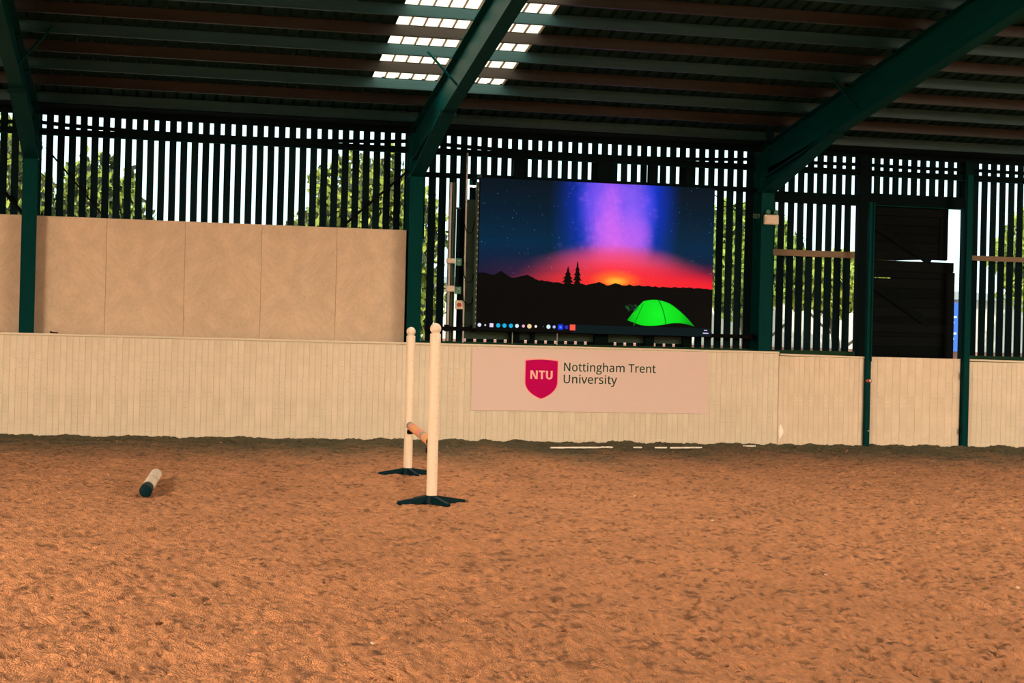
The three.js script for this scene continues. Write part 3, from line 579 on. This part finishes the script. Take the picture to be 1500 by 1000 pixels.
{
  const A = [2.634, 0, 10.31], B = [2.939, 0, 6.78];
  const s1 = wingStand(A, 0.30, 'white ball-topped jump stand, the nearer and taller-looking one');
  const s2 = wingStand(B, 0.18, 'white ball-topped jump stand with the coral pole end resting on it, the farther one');
  for (const [s, side] of [[s1, -1], [s2, 1]]) part(s, 'cup', rbox(0.075, 0.05, 0.05, 0.012), M.black, [side > 0 ? -0.0 : 0.0, 0.505, side * 0.062]);
  // coral pole lying in the cups
  const a = new THREE.Vector3(A[0] + 0.0, 0.585, A[2] - 0.085), b = new THREE.Vector3(B[0] + 0.01, 0.575, B[2] + 0.07), d = a.clone().sub(b), L = d.length();
  const p = thing('jump_pole', 'coral and orange striped pole hung between the two stands', 'jump pole', b.toArray());
  p.quaternion.setFromUnitVectors(new THREE.Vector3(0, 1, 0), d.clone().normalize());
  const cuts = [[0, 0.018, M.black], [0.018, 0.1, M.bandGrey], [0.1, 0.22, M.coral], [0.22, 0.48, M.orange], [0.48, 0.66, M.coral], [0.66, 0.76, M.bandGrey], [0.76, 0.98, M.orange], [0.98, 1, M.black]];
  for (const [u, v, m] of cuts) part(p, m === M.black ? 'end_cap' : 'band', new THREE.CylinderGeometry(0.048, 0.048, (v - u) * L, 28), m, [0, (u + v) / 2 * L, 0]);
  // short pole on the sand, seen almost end on
  const n = new THREE.Vector3(-0.066, 0.058, 9.8), f = new THREE.Vector3(0.034, 0.058, 7.75), e = f.clone().sub(n), K = e.length();
  const g = thing('ground_pole', 'white pole lying on the sand with a black near end', 'pole', n.toArray());
  g.quaternion.setFromUnitVectors(new THREE.Vector3(0, 1, 0), e.clone().normalize());
  const R = 0.06, cyl = (u, v, r) => new THREE.CylinderGeometry(r, r, (v - u) * K, 30);
  const cap = new THREE.LatheGeometry([[0, 0], [R * 0.8, 0], [R, 0.014], [R, K * 0.17]].map(q => new THREE.Vector2(...q)), 30);
  part(g, 'end_cap', cap, M.footPlastic);
  part(g, 'band', cyl(0.17, 0.2, R), M.bandGrey, [0, 0.185 * K, 0]); part(g, 'shaft', cyl(0.2, 0.545, R * 0.995), M.whitePlastic, [0, 0.3725 * K, 0]);
  part(g, 'joint_ring', cyl(0.545, 0.565, R * 1.03), M.bandGrey, [0, 0.555 * K, 0]); part(g, 'shaft', cyl(0.565, 1, R * 0.995), M.whitePlastic, [0, 0.7825 * K, 0]);
  part(g, 'plug', new THREE.SphereGeometry(0.011, 12, 8), M.holeDark, [-0.006, 0.72 * K, 0.053]);
}
// pale strips lying at the foot of the wall
{
  const stripAt = (label, x0, x1, z0, z1, w) => {
    const n = 14, s = new THREE.Shape(), up = [], dn = [];
    for (let i = 0; i <= n; i++) { const t = i / n, x = (x1 - x0) * (t - 0.5), zc = (z1 - z0) * (t - 0.5), k = w * (0.55 + 0.45 * noise2(x * 14 + x0, 4) + 0.3 * noise2(x * 40 + x0, 9)) * Math.min(1, 6 * Math.min(t, 1 - t) + 0.25); up.push([x, zc + k]); dn.push([x, zc - k * 0.8]); }
    [...up, ...dn.reverse()].forEach((p, i) => i ? s.lineTo(...p) : s.moveTo(...p));
    const g = new THREE.ExtrudeGeometry(s, { depth: 0.014, bevelEnabled: true, bevelSize: 0.004, bevelThickness: 0.004, bevelSegments: 1 }); g.rotateX(Math.PI / 2); g.translate(0, 0.014, 0);
    single('pale_strip', label, 'strip', g, M.pale, [(x0 + x1) / 2, 0.008, (z0 + z1) / 2], 'pale strips in the sand at the wall');
  };
  stripAt('long pale strip in the sand below the sign, the left end of the broken line', 5.95, 6.80, 1.55, 1.36, 0.10);
  stripAt('short pale strip following the long strip in the sand below the sign', 6.82, 7.02, 1.30, 1.27, 0.08);
  stripAt('small pale strip in the middle of the broken line in the sand', 7.36, 7.50, 1.27, 1.25, 0.05);
  stripAt('pale strip in the sand below the right corner of the sign', 7.72, 7.92, 1.24, 1.22, 0.05);
  stripAt('ragged pale strip in the sand at the right end of the broken line', 7.98, 8.55, 1.22, 1.08, 0.07);
  stripAt('tiny pale strip close to the board right of the sign', 9.45, 9.68, 0.55, 0.5, 0.05);
}

// ------------------------------------------------------------ outside: ground, trees, outbuilding
{
  const g = structure('ground', new THREE.BoxGeometry(120, 0.3, 80), std(0.55, 0.50, 0.42, { roughness: 1 })); g.position.set(8, -0.35, -41);
  const leafShape = new THREE.Shape([[0, -0.5], [0.22, -0.1], [0.2, 0.2], [0, 0.5], [-0.2, 0.2], [-0.22, -0.1]].map(p => new THREE.Vector2(...p)));
  const leaf = new THREE.ShapeGeometry(leafShape, 2);
  const leafMat = new THREE.MeshPhysicalMaterial({ color: lin(1, 1, 1), roughness: 0.9, transmission: 0.35, thickness: 0, side: THREE.DoubleSide });
  const bark = std(0.12, 0.09, 0.06, { roughness: 1 });
  function tree(label, x, z, h, w, n, tone, low = 0.12) {
    const t = thing('tree', label, 'tree', [x, -0.2, z]);
    part(t, 'trunk', tube([[0, 0, 0], [0.08, h * 0.3, 0.05], [-0.05, h * 0.6, 0], [0.02, h * 0.88, 0]], 0.11, 16, 8), bark);
    for (let k = 0; k < 5; k++) { const a = k * 1.3, y = h * (0.3 + k * 0.1); part(t, 'branch', tube([[0, y, 0], [Math.cos(a) * w * 0.2, y + h * 0.07, Math.sin(a) * w * 0.2], [Math.cos(a) * w * 0.4, y + h * 0.16, Math.sin(a) * w * 0.4]], 0.035, 8, 6), bark); }
    const im = new THREE.InstancedMesh(leaf, leafMat, n), m = new THREE.Matrix4(), q = new THREE.Quaternion(), c = new THREE.Color();
    for (let i = 0; i < n; i++) {
      let p, v; do { p = [rr(-1, 1), rr(-1, 1), rr(-1, 1)]; v = Math.hypot(...p); } while (v > 0.85 + 0.22 * noise3(p[0] * 2.2 + x, p[1] * 2.2, p[2] * 2.2 + z) || noise3(p[0] * 4 + x, p[1] * 4, p[2] * 4) < -0.45);
      q.setFromEuler(new THREE.Euler(rr(-1.2, 1.2), rr(0, 6.3), rr(-1.2, 1.2))); const s = rr(0.14, 0.26);
      m.compose(new THREE.Vector3(p[0] * w / 2, h * (low + (1 - low) / 2) + p[1] * h * (1 - low) / 2, p[2] * w / 2), q, new THREE.Vector3(s, s, s)); im.setMatrixAt(i, m);
      const k = rnd() < (x > 10 ? 0.22 : 0.5) ? rr(0.05, 0.2) : rr(0.8, 1.35); im.setColorAt(i, c.setRGB(tone[0] * k, tone[1] * k, tone[2] * k));
    }
    im.name = 'foliage'; im.userData = { kind: 'stuff' }; shade(im); t.add(im);
  }
  const Y = [0.50, 0.50, 0.06], G = [0.38, 0.46, 0.05], O = [0.46, 0.48, 0.06];
  tree('yellow-green tree seen through the slats at the far left edge', -3.3, -11.5, 6.7, 2.4, 14000, Y);
  tree('leafy tree seen through the slats just right of the left column', -1.35, -12, 6.1, 2.7, 15000, O);
  tree('wide yellow-green tree seen through the slats before the middle column', 4.75, -12, 6.5, 3.9, 22000, Y);
  tree('tree seen through the slats between the screen and the right column', 14.6, -13.5, 5.7, 3.2, 10000, G, 0.45);
  tree('low leafy tree seen through the slats above the pale rail', 17.0, -13.2, 4.5, 3.4, 6000, Y, 0.6);
  tree('tree seen through the slats at the far right edge', 23.3, -13, 6.2, 4.0, 11000, O, 0.42);
  const b = thing('outbuilding', 'low pale outbuilding seen through the slats right of the screen', 'building', [16, -0.2, -18]);
  part(b, 'wall', box(26, 3.4, 4), std(0.80, 0.70, 0.60), [0, 1.7, 0]);
  part(b, 'plinth', box(26.1, 1.95, 4.1), std(0.40, 0.17, 0.12), [0, 0.975, 0]);
  part(b, 'roof', new THREE.CylinderGeometry(0.1, 2.5, 0.5, 4, 1).rotateY(Math.PI / 4).scale(7.6, 1, 1.25), std(0.3, 0.27, 0.24), [0, 3.65, 0]);
  const sg = thing('blue_sign', 'blue notice outside, seen through the gap beside the dark door', 'sign', [21.62, 1.75, -15.6]);
  part(sg, 'plate', rbox(0.9, 1.35, 0.03, 0.01), std(0.05, 0.16, 0.62), [0, 0.675, 0]);
  for (let k = 0; k < 7; k++) part(sg, 'mark', box(0.12, 0.05, 0.01), M.pale, [-0.2 + (k % 3) * 0.07, 0.2 + k * 0.15, 0.02]);
  for (const x of [-0.35, 0.35]) part(sg, 'leg', new THREE.CylinderGeometry(0.03, 0.03, 1.95, 10), M.galv, [x, -0.97, -0.03]);
}

renderer.render(scene, camera);
